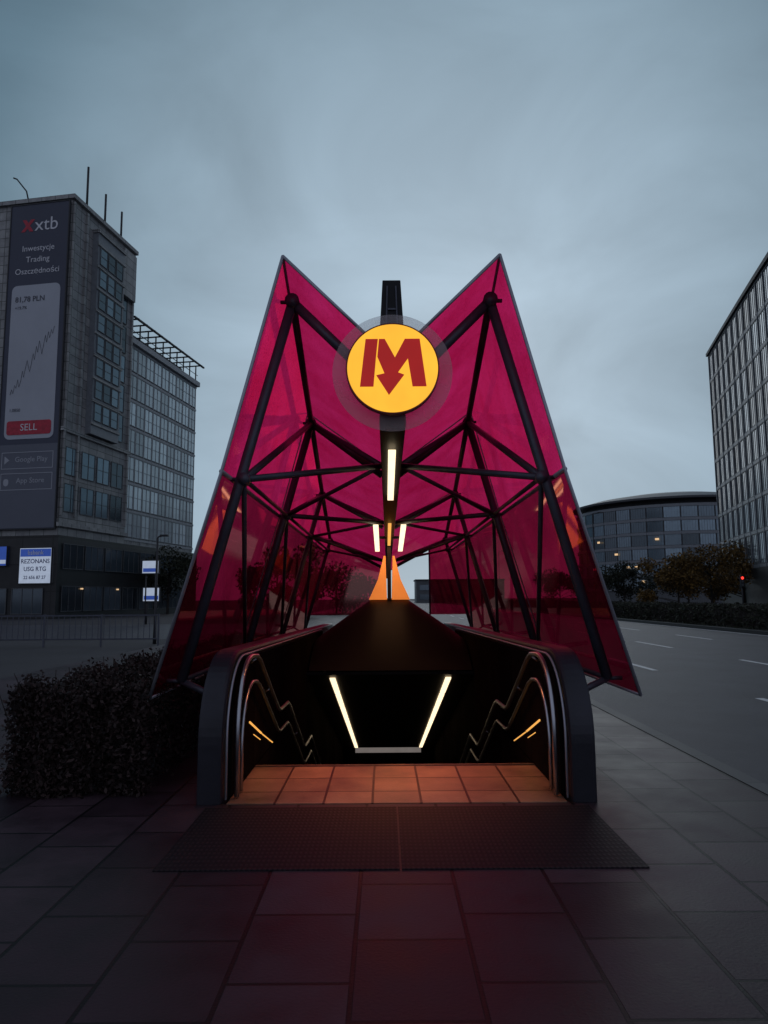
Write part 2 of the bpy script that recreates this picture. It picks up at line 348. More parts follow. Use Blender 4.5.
def pw(y,tab):
    for (a,za),(b,zb) in zip(tab,tab[1:]):
        if y<=b: return za+(zb-za)*(y-a)/(b-a)
    return tab[-1][1]
def Xo(z): return pw(z,[(0,2.21),(.7,2.0),(2.57,1.45),(4.6,.92)])
def ridge(y): return pw(y,[(5,4.63),(6,4.48),(14,3.26),(17.5,2.80)])
def valley(y): return pw(y,[(5,3.66),(6,3.58),(13,2.78),(17.5,2.05)])
ST=[6.0,9.4,12.9,YE]
SEAM=2.57
def panel(p,mat=M_mag,parent=E):
    c=sum((Vector(q) for q in p),Vector())/4
    V=[]
    for q in p:
        q=Vector(q); V.append(q+(c-q).normalized()*.012)
    mesh('glass_panel',V,[(0,1,2,3)],mat,parent)
for s in (-1,1):
    for i in range(3):
        a,b=ST[i],ST[i+1]
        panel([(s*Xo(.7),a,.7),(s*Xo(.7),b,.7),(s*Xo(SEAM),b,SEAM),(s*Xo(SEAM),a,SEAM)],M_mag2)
        panel([(s*Xo(SEAM),a,SEAM),(s*Xo(SEAM),b,SEAM),(s*Xo(ridge(b)),b,ridge(b)),(s*Xo(ridge(a)),a,ridge(a))])
        panel([(s*.04,a,valley(a)),(s*.04,b,valley(b)),(s*Xo(ridge(b)),b,ridge(b)),(s*Xo(ridge(a)),a,ridge(a))])
    xi=.16 if s<0 else .98
    zt=lambda x: valley(YE)+(ridge(YE)-valley(YE))*x/Xo(ridge(YE))
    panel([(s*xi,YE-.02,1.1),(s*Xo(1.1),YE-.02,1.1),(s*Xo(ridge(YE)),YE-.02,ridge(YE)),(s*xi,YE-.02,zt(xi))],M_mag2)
    tube('glazing_bar',[(s*xi,YE-.02,1.05),(s*xi,YE-.02,zt(xi))],.02,M_steel,E,8)
    G=lambda p,r=.010:tube('glazing_bar',p,r,M_edge,E,8)
    for j,y in enumerate(ST):
        G([(s*Xo(.7),y,.7),(s*Xo(SEAM),y,SEAM),(s*Xo(ridge(y)),y,ridge(y))],.015 if j==0 else .009)
        G([(s*Xo(ridge(y)),y,ridge(y)),(s*.04,y,valley(y))],.015 if j==0 else .009)
    G([(s*Xo(.7),6,.7),(s*Xo(.7),YE,.7)],.014)
    G([(s*Xo(SEAM),5.99,SEAM),(s*Xo(SEAM),YE,SEAM)],.021)
    G([(s*Xo(ridge(6)),6,ridge(6)),(s*Xo(ridge(14)),14,ridge(14)),(s*Xo(ridge(YE)),YE,ridge(YE))],.014)
    TS=[6.35,9.2,12.4,16.0]
    off=.13
    A=[Vector((s*(Xo(.8)-off),y,.80)) for y in TS]
    B=[Vector((s*(Xo(2.58)-off+.01),y,min(2.56,ridge(y)-.4))) for y in TS]
    C=[Vector((s*(Xo(ridge(y)-.2)-off+.02),y,ridge(y)-.22)) for y in TS]
    Vv=[Vector((s*.10,y,valley(y)-.14)) for y in TS]
    W=[Vector((s*.10,y+1.4,valley(min(YE,y+1.4))-.45)) for y in TS]
    T=lambda n,p,r:tube(n,p,r,M_steel,E)
    for i in range(4):
        T('column',[A[i],C[i]],.047 if i<2 else .036)
        T('rafter',[C[i],Vv[i]],.047 if i<2 else .034)
        if i<3:
            T('tie_bar',[B[i],W[i]],.032)
            T('purlin',[C[i],C[i+1]],.036)
            T('brace',[B[i],C[i+1]],.036)
            T('brace',[C[i+1],W[i]],.032)
            T('brace',[B[i],A[i+1]],.024)
            T('tie_bar',[B[i+1],W[i]],.024)
            T('purlin',[B[i],B[i+1]],.022)
            T('purlin',[A[i],A[i+1]],.022)
        for P in (A[i],B[i],C[i]):
            q=P.copy(); q.x=s*(Xo(P.z)-.004)
            T('glass_bracket',[P,q],.018)
        V,F=tubedata([C[i]-Vector((0,.06,0)),C[i]+Vector((0,.06,0))],.065,14); mesh('truss_node',V,F,M_steel,E,True)
        V,F=tubedata([B[i]-Vector((0,.055,0)),B[i]+Vector((0,.055,0))],.055,14); mesh('truss_node',V,F,M_steel,E,True)
        T('foot_plate',[A[i],Vector((s*1.46,TS[i],.62))],.03)
def vb(y): return 2.98-.096*(y-6.1)
mb=MB()
mb.add([(-.115,6.05,vb(6.05)),(.115,6.05,vb(6.05)),(.06,13.2,vb(13.2)),(-.06,13.2,vb(13.2)),
        (-.09,6.05,valley(6)+.02),(.09,6.05,valley(6)+.02),(.06,13.2,valley(13.2)+.02),(-.06,13.2,valley(13.2)+.02),
        (.05,YE,1.95),(-.05,YE,1.95),(.05,YE,valley(YE)+.02),(-.05,YE,valley(YE)+.02)],
       [(0,3,2,1),(4,5,6,7),(0,1,5,4),(1,2,6,5),(3,0,4,7),(3,9,8,2),(7,6,10,11),(2,8,10,6),(9,3,7,11),(8,9,11,10)])
mb.obj('valley_beam',M_beam,E,bevel=.006)
m2=MB()
m2.add([(-.125,6.1,3.5),(.125,6.1,3.5),(.125,6.24,3.5),(-.125,6.24,3.5),(-.08,6.1,4.30),(.08,6.1,4.30),(.08,6.24,4.30),(-.08,6.24,4.30)],
       [(0,3,2,1),(4,5,6,7),(0,1,5,4),(1,2,6,5),(2,3,7,6),(3,0,4,7)])
m2.obj('mast',M_beam,E,bevel=.006)
m3=MB()
for s in (-1,1): m3.add([(s*.05,6.085,3.6),(s*.062,6.085,3.6),(s*.062,6.098,3.6),(s*.05,6.098,3.6),(s*.032,6.085,4.24),(s*.044,6.085,4.24),(s*.044,6.098,4.24),(s*.032,6.098,4.24)],
       [(0,3,2,1),(4,5,6,7),(0,1,5,4),(1,2,6,5),(2,3,7,6),(3,0,4,7)])
m3.box(-.034,.034,6.086,6.098,4.02,4.035)
m3.obj('mast_trim',M_steel,E)
def lamp(x,y0,y1,w,mat=M_lampw,dz=.03):
    z0=vb(y0)-dz; z1=vb(y1)-dz
    V=[(x-w,y0,z0-.02),(x+w,y0,z0-.02),(x+w,y1,z1-.02),(x-w,y1,z1-.02),(x-w,y0,z0),(x+w,y0,z0),(x+w,y1,z1),(x-w,y1,z1)]
    mesh('beam_lamp_and_glow',V,[(0,3,2,1),(4,5,6,7),(0,1,5,4),(1,2,6,5),(2,3,7,6),(3,0,4,7)],mat,E)
lamp(0,6.7,8.7,.036)
lamp(0,10.2,12.0,.024,M_glow_amber)  # emissive strip put in for the amber glow on the beam spine
for s in (-1,1):
    lamp(s*.20,10.3,12.6,.038)
    box('lamp_arm',(min(s*.05,s*.2),max(s*.05,s*.2),11.5,11.56,vb(11.5)-.02,vb(11.5)+.02),M_beam,E)
for s in (-1,1):
    mesh('pedestal_leg',[(s*.04,12.0,1.47),(s*.34,12.0,1.47),(s*.34,12.5,1.47),(s*.04,12.5,1.47),
                         (s*.06,12.1,2.20),(s*.09,12.1,2.20),(s*.09,12.3,2.20),(s*.06,12.3,2.20),
                         (s*.05,12.05,1.8),(s*.19,12.05,1.8),(s*.19,12.4,1.8),(s*.05,12.4,1.8)],
        [(0,1,9,8),(8,9,5,4),(1,2,10,9),(9,10,6,5),(2,3,11,10),(10,11,7,6),(3,0,8,11),(11,8,4,7),(4,5,6,7)],M_orange,E)
box('pedestal_core',(-.030,.030,12.02,12.35,1.47,2.37),M_beam,E)

def area(name,loc,sx,sy,e,col,rot=(0,0,0),spread=180):
    l=bpy.data.lights.new(name,'AREA'); l.shape='RECTANGLE'; l.size=sx; l.size_y=sy; l.energy=e; l.color=col; l.spread=R(spread)
    o=bpy.data.objects.new(name,l); o.location=loc; o.rotation_euler=rot; link(o,E); return o
area('lamp_glow',(0,6.8,vb(7.0)-.12),.2,1.0,11.5,(1,.31,.10),(R(-6),0,0),70)
area('lamp_glow',(0,11.3,vb(11.2)-.15),.5,1.6,7,(1,.45,.18))

SG=empty('round_sign',(0,5.86,3.40),'round yellow illuminated sign with red letter M and arrow','sign')
disc('sign_face',.378,-.050,-.02,M_yel,SG)
disc('sign_rim',.390,-.046,.02,M_rim,SG)
disc('glass_ring',.510,.07,.078,M_clear,SG)
k=.376/47
def plate(name,out):
    n=len(out)
    V=[(x*k,-.060,z*k) for x,z in out]+[(x*k,-.051,z*k) for x,z in out]
    mesh(name,V,[tuple(range(n)),tuple(range(2*n-1,n-1,-1))]+[(i,i+n,(i+1)%n+n,(i+1)%n) for i in range(n)],M_red,SG)
plate('letter_stem',[(-34,-20),(-28,31),(-15.2,31),(-17.2,12),(-20,-20)])
plate('letter_arrow',[(-14,31),(-8,31),(2.5,11),(13,31),(28.5,31),(35,-20),(20.5,-20),(16,10),(5.5,-5),(12,-7.5),(-4,-29),(-17,-8),(-8.5,-6),(-15.8,12)])
tube('sign_bracket',[(0,.02,.0),(0,.2,0)],.05,M_beam,SG)

# ------------------------------------------------------------ foliage
def leaves(name,pts,size,mat,parent):
    n=len(pts); a=rng.normal(size=(n,3)); a/=np.linalg.norm(a,axis=1)[:,None]
    b=rng.normal(size=(n,3)); b-=a*(a*b).sum(1)[:,None]; b/=np.linalg.norm(b,axis=1)[:,None]
    sz=size*(.6+.8*rng.random((n,1)))
    V=np.stack([pts-a*sz,pts-b*sz*.55,pts+a*sz,pts+b*sz*.55],1).reshape(-1,3)
    me=bpy.data.meshes.new(name); me.vertices.add(4*n); me.vertices.foreach_set('co',V.ravel())
    me.loops.add(4*n); me.loops.foreach_set('vertex_index',np.arange(4*n))
    me.polygons.add(n); me.polygons.foreach_set('loop_start',np.arange(n)*4); me.polygons.foreach_set('loop_total',np.full(n,4))
    me.update(); me.validate(); me.materials.append(mat)
    return link(bpy.data.objects.new(name,me),parent)
def hedge(x0,x1,y0,y1,h,n,label,size=.022,mat=M_leaf,sig=.022,amp=1):
    H=empty('hedge',((x0+x1)/2,(y0+y1)/2,0),label,'hedge')
    L=np.array([x1-x0,y1-y0,h])
    p=rng.random((n,3))
    f=rng.integers(0,5,n); d=np.abs(rng.normal(0,.08,n))
    lo=np.array([-L[0]/2,-L[1]/2,0.02]); q=lo+p*L
    m=f==0; q[m,0]=lo[0]+d[m]; m=f==1; q[m,0]=-lo[0]-d[m]; m=f==2; q[m,1]=lo[1]+d[m]; m=(f>=3); q[m,2]=h-d[m]
    bumpf=amp*(.05*np.sin(q[:,0]*9+q[:,1]*5)+.045*np.sin(q[:,1]*13+1)+.03*np.sin(q[:,0]*23+q[:,1]*17))
    # soften the box corners
    ex_=np.clip((np.abs(q[:,0])/(L[0]/2)-.75)/.25,0,1); ey_=np.clip((np.abs(q[:,1])-(L[1]/2-.2))/.2,0,1)
    q[:,2]*=1+bumpf-.10*ex_**2-.10*ey_**2; q[:,0]*=1+bumpf*.6*np.sin(q[:,2]*11)-.05*np.clip(q[:,2]/h-.6,0,1); q[:,1]+=bumpf*.8
    q+=rng.normal(0,sig,(n,3)); q[:,2]=np.abs(q[:,2])
    leaves('foliage',q,size,mat,H)
    mb=MB()
    for k in range(int(220*L[0]*L[1]/4)):
        x=(random.random()-.5)*L[0]*.97; y=(random.random()-.5)*L[1]*.98
        V,F=tubedata([(x,y,-.02),(x+random.uniform(-.1,.1),y+random.uniform(-.1,.1),h*.5),(x+random.uniform(-.2,.2),y+random.uniform(-.2,.2),h*random.uniform(.9,1.16))],[.008,.006,.003],5)
        mb.add(V,F)
    mb.obj('stem',M_bark,H)
    return H
hedge(-3.02,-1.97,5.72,13.5,.79,78000,'dense dark clipped hedge beside the stairs',.020,M_leaf,.036,1.3)
def tree(x,y,h,w,label,mat,n=5000,size=.16,z0=-.13,base=.3):
    T=empty('tree',(x,y,z0),label,'tree',group='street trees')
    mb=MB(); pts=[(0,0,0),(.05,.02,h*.25),(0,.08,h*.5),(.05,0,h*.85)]
    mb.add(*tubedata(pts,[h*.022,h*.017,h*.012,h*.003],8)); tips=[]
    for k in range(13):
        a=k*2.4+random.random(); zb=h*(base+.45*random.random()); rr=w*(.2+.35*random.random())
        e=(rr*math.cos(a),rr*math.sin(a),zb+h*(.0+.25*random.random()))
        mb.add(*tubedata([(0,0,zb-.05*h),(e[0]*.5,e[1]*.5,(zb+e[2])/2),e],[h*.008,h*.005,h*.002],6)); tips.append(e)
    mb.obj('trunk',M_bark,T)
    tips+= [(0,0,h*.85),(w*.15,0,h*.7),(-w*.2,0,h*.6)]
    P=[]
    for e in tips:
        m=n//len(tips); r=w*random.uniform(.14,.26)
        q=rng.normal(size=(m,3)); q/=np.linalg.norm(q,axis=1)[:,None]; q*=r*(rng.random((m,1))**.45)*np.array([1,1,.85])
        P.append(q+np.array(e))
    leaves('crown',np.concatenate(P),size,mat,T)
for (x,y,h,w,mt,lb) in [(31.5,78,6.2,6.5,M_leaf2,'autumn tree with thinning ochre crown'),(36,80,7.4,7.5,M_leaf2,'autumn tree with thinning ochre crown'),
    (41.5,84,8.0,7.5,M_leaf2,'autumn tree with thinning ochre crown'),(33,100,6.5,7,M_leaf3,'dark broad tree by the road'),
    (27,112,5.5,7,M_leaf3,'dark broad tree by the road'),(46,110,8,8,M_leaf3,'dark broad tree by the road'),
    (-24,80,7.5,7,M_leaf3,'dark broad tree beside the office wing'),(-5,74,5,7,M_leaf3,'dark broad tree beyond the entrance'),(-9,60,6,6,M_leaf3,'dark broad tree beyond the entrance')]:
    tree(x,y,h,w,lb,mt,base=.18)
hedge(16.2,18.6,20,110,1.0,30000,'low dark hedge in the central reserve',.09,M_leaf3)

# ------------------------------------------------------------ buildings
def winmesh(w,h,mulls=1,trans=0,glass=None,frame=None):
    glass=glass or M_glassb
    mb=MB(); f=.06
    mb.box(-w/2,w/2,-.02,.02,0,h,mi=1)
    mb.box(-w/2,-w/2+f,-.07,-.0201,0,h).box(w/2-f,w/2,-.07,-.0201,0,h)
    mb.box(-w/2+f+.001,w/2-f-.001,-.07,-.0201,0,f).box(-w/2+f+.001,w/2-f-.001,-.07,-.0201,h-f,h)
    for k in range(mulls):
        x=-w/2+w*(k+1)/(mulls+1); mb.box(x-.025,x+.025,-.06,-.0202,f+.001,h-f-.001)
    for k in range(trans):
        z=h*(k+1)/(trans+1); mb.box(-w/2+f+.002,w/2-f-.002,-.055,-.0203,z-.02,z+.02)
    o=mb.obj('window_source',[frame or M_frame,glass]); me=o.data; bpy.data.objects.remove(o); return me
def put(name,me,loc,parent,rotz=0):
    o=bpy.data.objects.new(name,me); o.location=loc; o.rotation_euler[2]=rotz; return link(o,parent)
LB=empty('office_building',(-29.2,64,-.13),'grey panelled office tower with lower glazed wing','building',R(80))
box('tower_wall',(0,11.2,0,18,7.4,39.2),M_conc,LB)
box('wing_wall',(11.203,28.2,.35,18,7.4,29.8),M_conc,LB)
box('ground_storey',(-.25,28.4,-.25,18,0,7.39),M_dark,LB)
box('projecting_bay',(3.4,8.3,-.62,-.002,17.4,37.6),M_stone2,LB)
mb=MB()
for x in (.0,2.1,10.9): mb.box(x,x+.28,-.20,-.002,9.2,39.0)
for z in (8.2,16.9): mb.box(-.3,11.5,-.24,-.003,z,z+.35)
mb.box(-.3,11.5,-.34,18.2,39.201,39.6)
mb.box(8.48,10.89,-.5,-.005,33.5,38.6)
for k in range(9): mb.box(3.3,8.4,-.74,-.621,18.5+k*2.25-.2,18.5+k*2.25)
mb.box(3.3,8.4,-.78,-.003,37.61,37.95)
mb.obj('cornice',M_conc,LB)
wm=winmesh(1.3,1.75,0,1,M_glassb3); 
for c in range(3):
    for r in range(8): put('window',wm,(4.4+c*1.45,-.65,18.75+r*2.25),LB)
wm=winmesh(.9,2.9,0,1,M_glassb3)
for r in range(5): put('window',wm,(9.6,-.03,17.9+r*3.2),LB)
wm=winmesh(2.2,2.6,1,1,M_glassb3)
for c in range(4):
    for r in range(2): put('window',wm,(1.6+c*2.55,-.03,9.6+r*3.4),LB)
wm=winmesh(1.74,2.62,1,1,M_glassb2,M_frame2)
for c in range(9):
    for r in range(7): put('window',wm,(12.35+c*1.85,.32,8.25+r*3.02),LB)
mb=MB()
for c in range(10): mb.box(11.38+c*1.85,11.46+c*1.85,.26,.349,7.6,29.6)
for r in range(8): mb.box(11.21,28.3,.27,.347,7.88+r*3.02,8.12+r*3.02)
mb.box(11.21,28.5,-.1,.346,29.3,29.9)
mb.obj('facade_grid',M_stone,LB)
mb=MB()
for c in range(10):
    x=11.6+c*1.8; mb.box(x,x+.12,.2,.32,29.9,31.9); mb.box(x,x+.12,3,3.12,29.9,31.9); mb.box(x+.01,x+.11,-.6,3.2,31.9,32.05)
mb.box(11.3,29.3,-.3,-.1,32.06,32.25); mb.box(11.3,29.3,2.9,3.05,32.06,32.25); mb.box(11.3,28.4,.2,.26,30.8,30.86)
mb.obj('roof_frame',M_roofd,LB)
box('roof_plant',(14,25,5,15,29.9,32.6),M_roofd,LB)
mb=MB(); mb.box(1.2,6.2,1.0,10,39.61,40.5); mb.box(6.3,9.5,.6,8,39.61,40.1); mb.obj('roof_step',M_conc,LB)
for x,hh in ((2.6,4.6),(5.8,3.6),(8.9,3.4)): 
    tube('antenna',[(x,.3,39.3),(x,.3,39.5+hh)],.11,M_roofd,LB,8)
wm=winmesh(3.1,2.3,2,0)
for c in range(8): put('shop_window',wm,(2+c*3.4,-.29,.6),LB)
for c in range(8): put('shop_window',wm,(2+c*3.4,-.29,4.4),LB)
for c in range(3): put('shop_window',wm,(-.29,2.5+c*3.6,.4),LB,-math.pi/2)
for c,zz in ((3.2,2.6),(9.4,2.6),(16.8,2.6)): box('shop_lamp',(c,c+.4,-.42,-.38,zz,zz+.13),M_litwin,LB)
tube('roof_lamp',[(-.2,4.6,39.5),(-.4,4.7,40.3),(-.9,5.4,41.3),(-1.0,5.7,41.4)],.07,M_roofd,LB,8)
cs,sn=math.cos(R(-10)),math.sin(R(-10))
ex=Vector((cs,sn,0)); C0=Vector((-29.2,64,0)); nout=Vector((sn,-cs,0))
base=C0-ex*3.2+nout*.30
BN=empty('advertising_banner',(base.x,base.y,7.9),'tall dark trading advertisement banner hung on tower wall','banner',R(-10))
BW=3.0
MB().box(-BW,BW,0,.14,0,30.9).obj('banner_sheet',M_band,BN)
MB().box(-BW+.01,BW-.01,-.012,-.002,.05,7.7).obj('banner_lower_sheet',M_bandg,BN)
mb=MB(); 
for x in (-BW-.1,BW): mb.box(x,x+.1,-.04,.16,-.1,31)
mb.box(-BW+.001,BW-.001,-.04,.16,-.1,-.001).box(-BW+.001,BW-.001,-.04,.16,30.901,31); mb.obj('banner_frame',M_roofd,BN)
def rrect(name,x0,x1,z0,z1,r,y0,y1,mat,parent):
    P_=[]
    for cx_,cz_,a0 in ((x1-r,z1-r,0),(x0+r,z1-r,90),(x0+r,z0+r,180),(x1-r,z0+r,270)):
        for k_ in range(6): a=R(a0+18*k_); P_.append((cx_+r*math.cos(a),cz_+r*math.sin(a)))
    n=len(P_); V=[(x,y0,z) for x,z in P_]+[(x,y1,z) for x,z in P_]
    return mesh(name,V,[tuple(range(n-1,-1,-1)),tuple(range(n,2*n))]+[(i,(i+1)%n,(i+1)%n+n,i+n) for i in range(n)],mat,parent)
rrect('phone_screen',-2.5,2.5,8.2,22.9,.55,-.03,-.002,M_band2,BN)
rrect('sell_button',-2.25,2.25,8.6,9.9,.25,-.06,-.031,M_bred,BN)
text('lettering','SELL',.9,0,-.07,9.25,M_white,BN)
text('lettering','xtb',1.85,.75,-.02,28.8,M_white,BN)
mb=MB()
mb.add([(-1.9,-.02,28.2),(-1.5,-.02,28.2),(-.5,-.02,29.4),(-.9,-.02,29.4)],[(0,1,2,3)])
mb.add([(-1.8,-.025,29.4),(-1.4,-.025,29.4),(-.6,-.025,28.2),(-1.0,-.025,28.2)],[(0,1,2,3)])
mb.obj('emblem',M_bred,BN)
for t,z in (('Inwestycje',26.5),('Trading',25.4),('Oszczędności',24.25)): text('lettering',t,.80,0,-.02,z,M_white,BN)
text('lettering','81,78 PLN',.72,-2.1,-.05,21.5,M_ink,BN,'LEFT',bold=.01); text('lettering','+19.7%',.42,-2.1,-.05,20.7,M_ink,BN,'LEFT')
pts=[]; prof=[12.4,12.9,12.5,13.3,13.0,13.8,13.1,13.6,14.6,14.0,14.9,15.6,15.0,14.5,15.3,16.2,15.6,16.9,16.3,17.4,16.8,16.1,17.0,17.9,17.2,18.2,17.6,18.4,18.0,18.7]
for k in range(30): pts.append((-2.1+k*.145,-.05,prof[k]))
tube('chart_line',pts,.018,M_ink,BN,4)
text('lettering','1.0850',.42,-2.1,-.05,10.9,M_ink,BN,'LEFT')
mb=MB()
for z0,z1 in ((5.45,7.0),(3.5,5.05)):
    mb.box(-2.6,2.6,-.03,-.0125,z0,z0+.06).box(-2.6,2.6,-.03,-.0125,z1-.06,z1).box(-2.6,-2.54,-.03,-.0125,z0+.061,z1-.061).box(2.54,2.6,-.03,-.0125,z0+.061,z1-.061)
mb.obj('badge_outline',M_grey,BN)
text('lettering','Google Play',.68,.4,-.02,6.3,M_grey,BN); text('lettering','App Store',.68,.4,-.02,4.35,M_grey,BN)
mesh('play_icon',[(-2.3,-.02,5.9),(-2.3,-.02,6.65),(-1.8,-.02,6.27)],[(0,2,1)],M_grey,BN)
V=[(-2.05+.3*math.cos(a)*(1-.12*math.cos(2*a)),-.02,4.25+.33*math.sin(a)*(1-.1*math.sin(a))) for a in [2*math.pi*i/20 for i in range(20)]]
mesh('store_icon',V,[tuple(range(20))],M_grey,BN)
def boardsign(x,y,z,w,h,rz,label,lines,frame=M_roofd,pole=0,face=M_signw,ink=M_bink,stripe=None):
    Q=empty('sign_board',(x,y,z),label,'sign',rz)
    box('panel',(-w/2,w/2,-.05,.05,0,h),face,Q)
    m=MB(); m.box(-w/2-.06,-w/2-.001,-.08,.08,-.06,h+.06).box(w/2+.001,w/2+.06,-.08,.08,-.06,h+.06).box(-w/2,w/2,-.08,.08,-.06,-.001).box(-w/2,w/2,-.08,.08,h+.001,h+.06); m.obj('frame',frame,Q)
    for (t,s,zz,mt) in lines: text('lettering',t,s,0,-.07,zz*h,mt,Q,bold=.006)
    if stripe: box('stripe',(-w/2+.05,w/2-.05,-.06,-.051,h*stripe[0],h*stripe[1]),M_signb if face==M_signw else M_signw,Q)
    if pole:
        for s in (-1,1): tube('post',[(s*w*.3,.06,-z-.1),(s*w*.3,.06,0)],.05,M_roofd,Q,8)
q1=C0-ex*1.75+nout*.42
boardsign(q1.x,q1.y,3.0,3.1,3.1,R(-10),'lit white and blue clinic advertisement board on dark wall',[('bsbank',.56,.87,M_white),('REZONANS',.54,.62,M_bink),('USG RTG',.54,.40,M_bink),('22 656 87 27',.41,.16,M_bink)],stripe=(.76,.98))
q2=C0-ex*5.35+nout*.42
boardsign(q2.x,q2.y,4.6,1.4,1.7,R(-10),'lit blue shop sign on dark wall',[],face=M_signb,stripe=(.1,.3))
boardsign(-15.3,47,3.2,1.1,.8,R(-8),'small lit white and blue sign on posts',[],pole=1,stripe=(.1,.4))
boardsign(-15.3,47.3,1.4,1.1,.85,R(-8),'small lit white sign on posts',[],pole=1,stripe=(.1,.4))

# right office building
ang=math.atan2(-26,-6.1)
RB=empty('office_building',(44.7,96,-.13),'blue-grey glass office block with slim vertical divisions','building',ang)
def cy_(x): return .0004*(x-19)**2
NB=19; bay=2.7
P=[(k*bay,cy_(k*bay)) for k in range(NB)]
def fp(name,z0,z1,o,mat,back=22):
    pts=[(x+(-o if i==0 else 0),y-o) for i,(x,y) in enumerate(P)]+[(P[-1][0],back),(-o,back)]
    n=len(pts); V=[(x,y,z0) for x,y in pts]+[(x,y,z1) for x,y in pts]
    F=[tuple(range(n-1,-1,-1)),tuple(range(n,2*n))]+[(i,(i+1)%n,(i+1)%n+n,i+n) for i in range(n)]
    return mesh(name,V,F,mat,RB)
fp('wall',4.6,34.4,0,M_stone3); fp('ground_storey',0,4.59,.25,M_dark); fp('roof_rim',34.41,34.8,.35,M_roofd); fp('roof_storey',34.81,36.2,-.5,M_roofd); 
mb=MB(); wm=winmesh(2.58,3.3,3,0,M_glassb3)
for c in range(NB-1):
    (x0,y0),(x1,y1)=P[c],P[c+1]; a=math.atan2(y1-y0,x1-x0); mx_,my_=(x0+x1)/2,(y0+y1)/2
    mb.obox(x0,y0,.10,-.16,-.003,4.7,34.3,a)
    for r in range(9): mb.obox(mx_,my_,2.59,-.11,-.004,4.62+r*3.7,4.95+r*3.7 if r<8 else 34.3,a)
    if c<12:
        for r in range(8): put('window',wm,(mx_+math.sin(a)*.03,my_-math.cos(a)*.03,4.98+r*3.7),RB,a)
mb.obj('facade_grid',M_stone2,RB)
# far round office building
cx,cy,RR=82,204,26
FB=empty('round_office_building',(cx,cy,-.13),'distant broad curved glass office building with arched roof','building')
def cyl(name,r,z0,z1,mat,parent,n=96):
    V=[(r*math.cos(2*math.pi*k/n),r*math.sin(2*math.pi*k/n),z) for z in (z0,z1) for k in range(n)]
    F=[(k,(k+1)%n,(k+1)%n+n,k+n) for k in range(n)]+[tuple(range(n-1,-1,-1)),tuple(range(n,2*n))]
    return mesh(name,V,F,mat,parent)
cyl('wall',RR,0,24.2,M_frame,FB)
for k in range(7): cyl('floor_band',RR+.35,3.0+k*3.5,3.0+k*3.5+.7,M_stone2,FB)
cyl('upper_storey',RR-2.2,24.2,26.0,M_roofd,FB)
n=96; V=[];F=[]
for r_,z_ in ((RR+1.2,26.0),(RR+1.3,26.5),(RR*.85,27.9),(RR*.55,29.2),(RR*.2,29.8)):
    V+=[(r_*math.cos(2*math.pi*k/n),r_*math.sin(2*math.pi*k/n),z_) for k in range(n)]
for j in range(4):
    for k_ in range(n): F.append((j*n+k_,j*n+(k_+1)%n,(j+1)*n+(k_+1)%n,(j+1)*n+k_))
F+= [tuple(range(n-1,-1,-1)),tuple(range(4*n,5*n))]
mesh('arched_roof',V,F,M_frame,FB)
wm=winmesh(3.9,2.75,5,0,M_glassb3)
for r in range(6):
    for c in range(16):
        a=R(-180+5+ c*9.0)
        put('window',wm,(math.cos(a)*(RR+.1),math.sin(a)*(RR+.1),3.75+r*3.5),FB,a+math.pi/2)
for c,z in ((1.6,8.6),(2.7,5.2),(3.5,12.2),(4.3,8.7),(5.2,5.0),(6.1,15.6),(6.7,8.5),(7.3,5.1),(4.8,8.7),(2.1,15.7)):
    a=R(-175+c*9); q=RR+.75; m=MB(); m.obox(math.cos(a)*q,math.sin(a)*q,.9,-.05,.05,z,z+.5,a+math.pi/2); m.obj('room_lamp',M_litwin,FB)
mb=MB()
for c in range(17):
    a=R(-180+.5+c*9.0); x,y=math.cos(a)*(RR+.2),math.sin(a)*(RR+.2); mb.box(x-.12,x+.12,y-.12,y+.12,3.86,24.2)
mb.obj('facade_fin',M_roofd,FB)
FC=empty('low_building',(24,230,-.13),'distant low dark building on the horizon','building')
box('wall',(-14,14,0,14,0,7),M_frame,FC); 
wm=winmesh(3,1.8,2,0)
for c in range(7):
    for r in range(2): put('window',wm,(-11.5+c*3.9,-.05,.9+r*3.0),FC)
box('roof',(-14.3,14.3,-.3,14.3,7.01,7.4),M_roofd,FC)

# ------------------------------------------------------------ street furniture
FN=empty('railing',(-15,25.5,0),'low metal pedestrian railing along the side street','railing')
mb=MB()
box('rail',(-9,7,-.025,.025,.93,.98),M_steel,FN); box('rail',(-9,7,-.02,.02,.12,.16),M_steel,FN)
for k in range(9): box('post',(-9+k*2-.03,-9+k*2+.03,-.031,.031,-.13,1.0),M_steel,FN)
for k in range(80): mb.box(-9+k*.2+.08,-9+k*.2+.1,-.01,.01,.161,.929)
mb.obj('infill_bars',M_steel,FN)
def lampp(x,y,h,label,arm=.7):
    Q=empty('street_lamp',(x,y,-.13),label,'street lamp',group='street lamps')
    tube('pole',[(0,0,0),(0,0,.9),(0,0,h)],[.07,.05,.04],M_roofd,Q)
    tube('arm',[(0,0,h),(arm*.15,0,h+.06),(arm,0,h+.1)],.03,M_roofd,Q)
    box('lamp_head',(arm*.6,arm+.25,-.09,.09,h+.08,h+.15),M_roofd,Q,bevel=.02)
lampp(-8.6,27,3.9,'slim dark street lamp beside the railing',.15)
lampp(17.4,60,8.5,'tall slim street lamp in the central reserve')
lampp(17.4,110,8.5,'tall slim street lamp in the central reserve')
TL=empty('traffic_light',(33.5,68,-.13),'traffic light on a pole showing red','traffic light')
tube('pole',[(0,0,0),(0,0,2.7)],.07,M_roofd,TL); box('housing',(-.16,.16,-.16,.12,2.4,3.5),M_roofd,TL,bevel=.03)
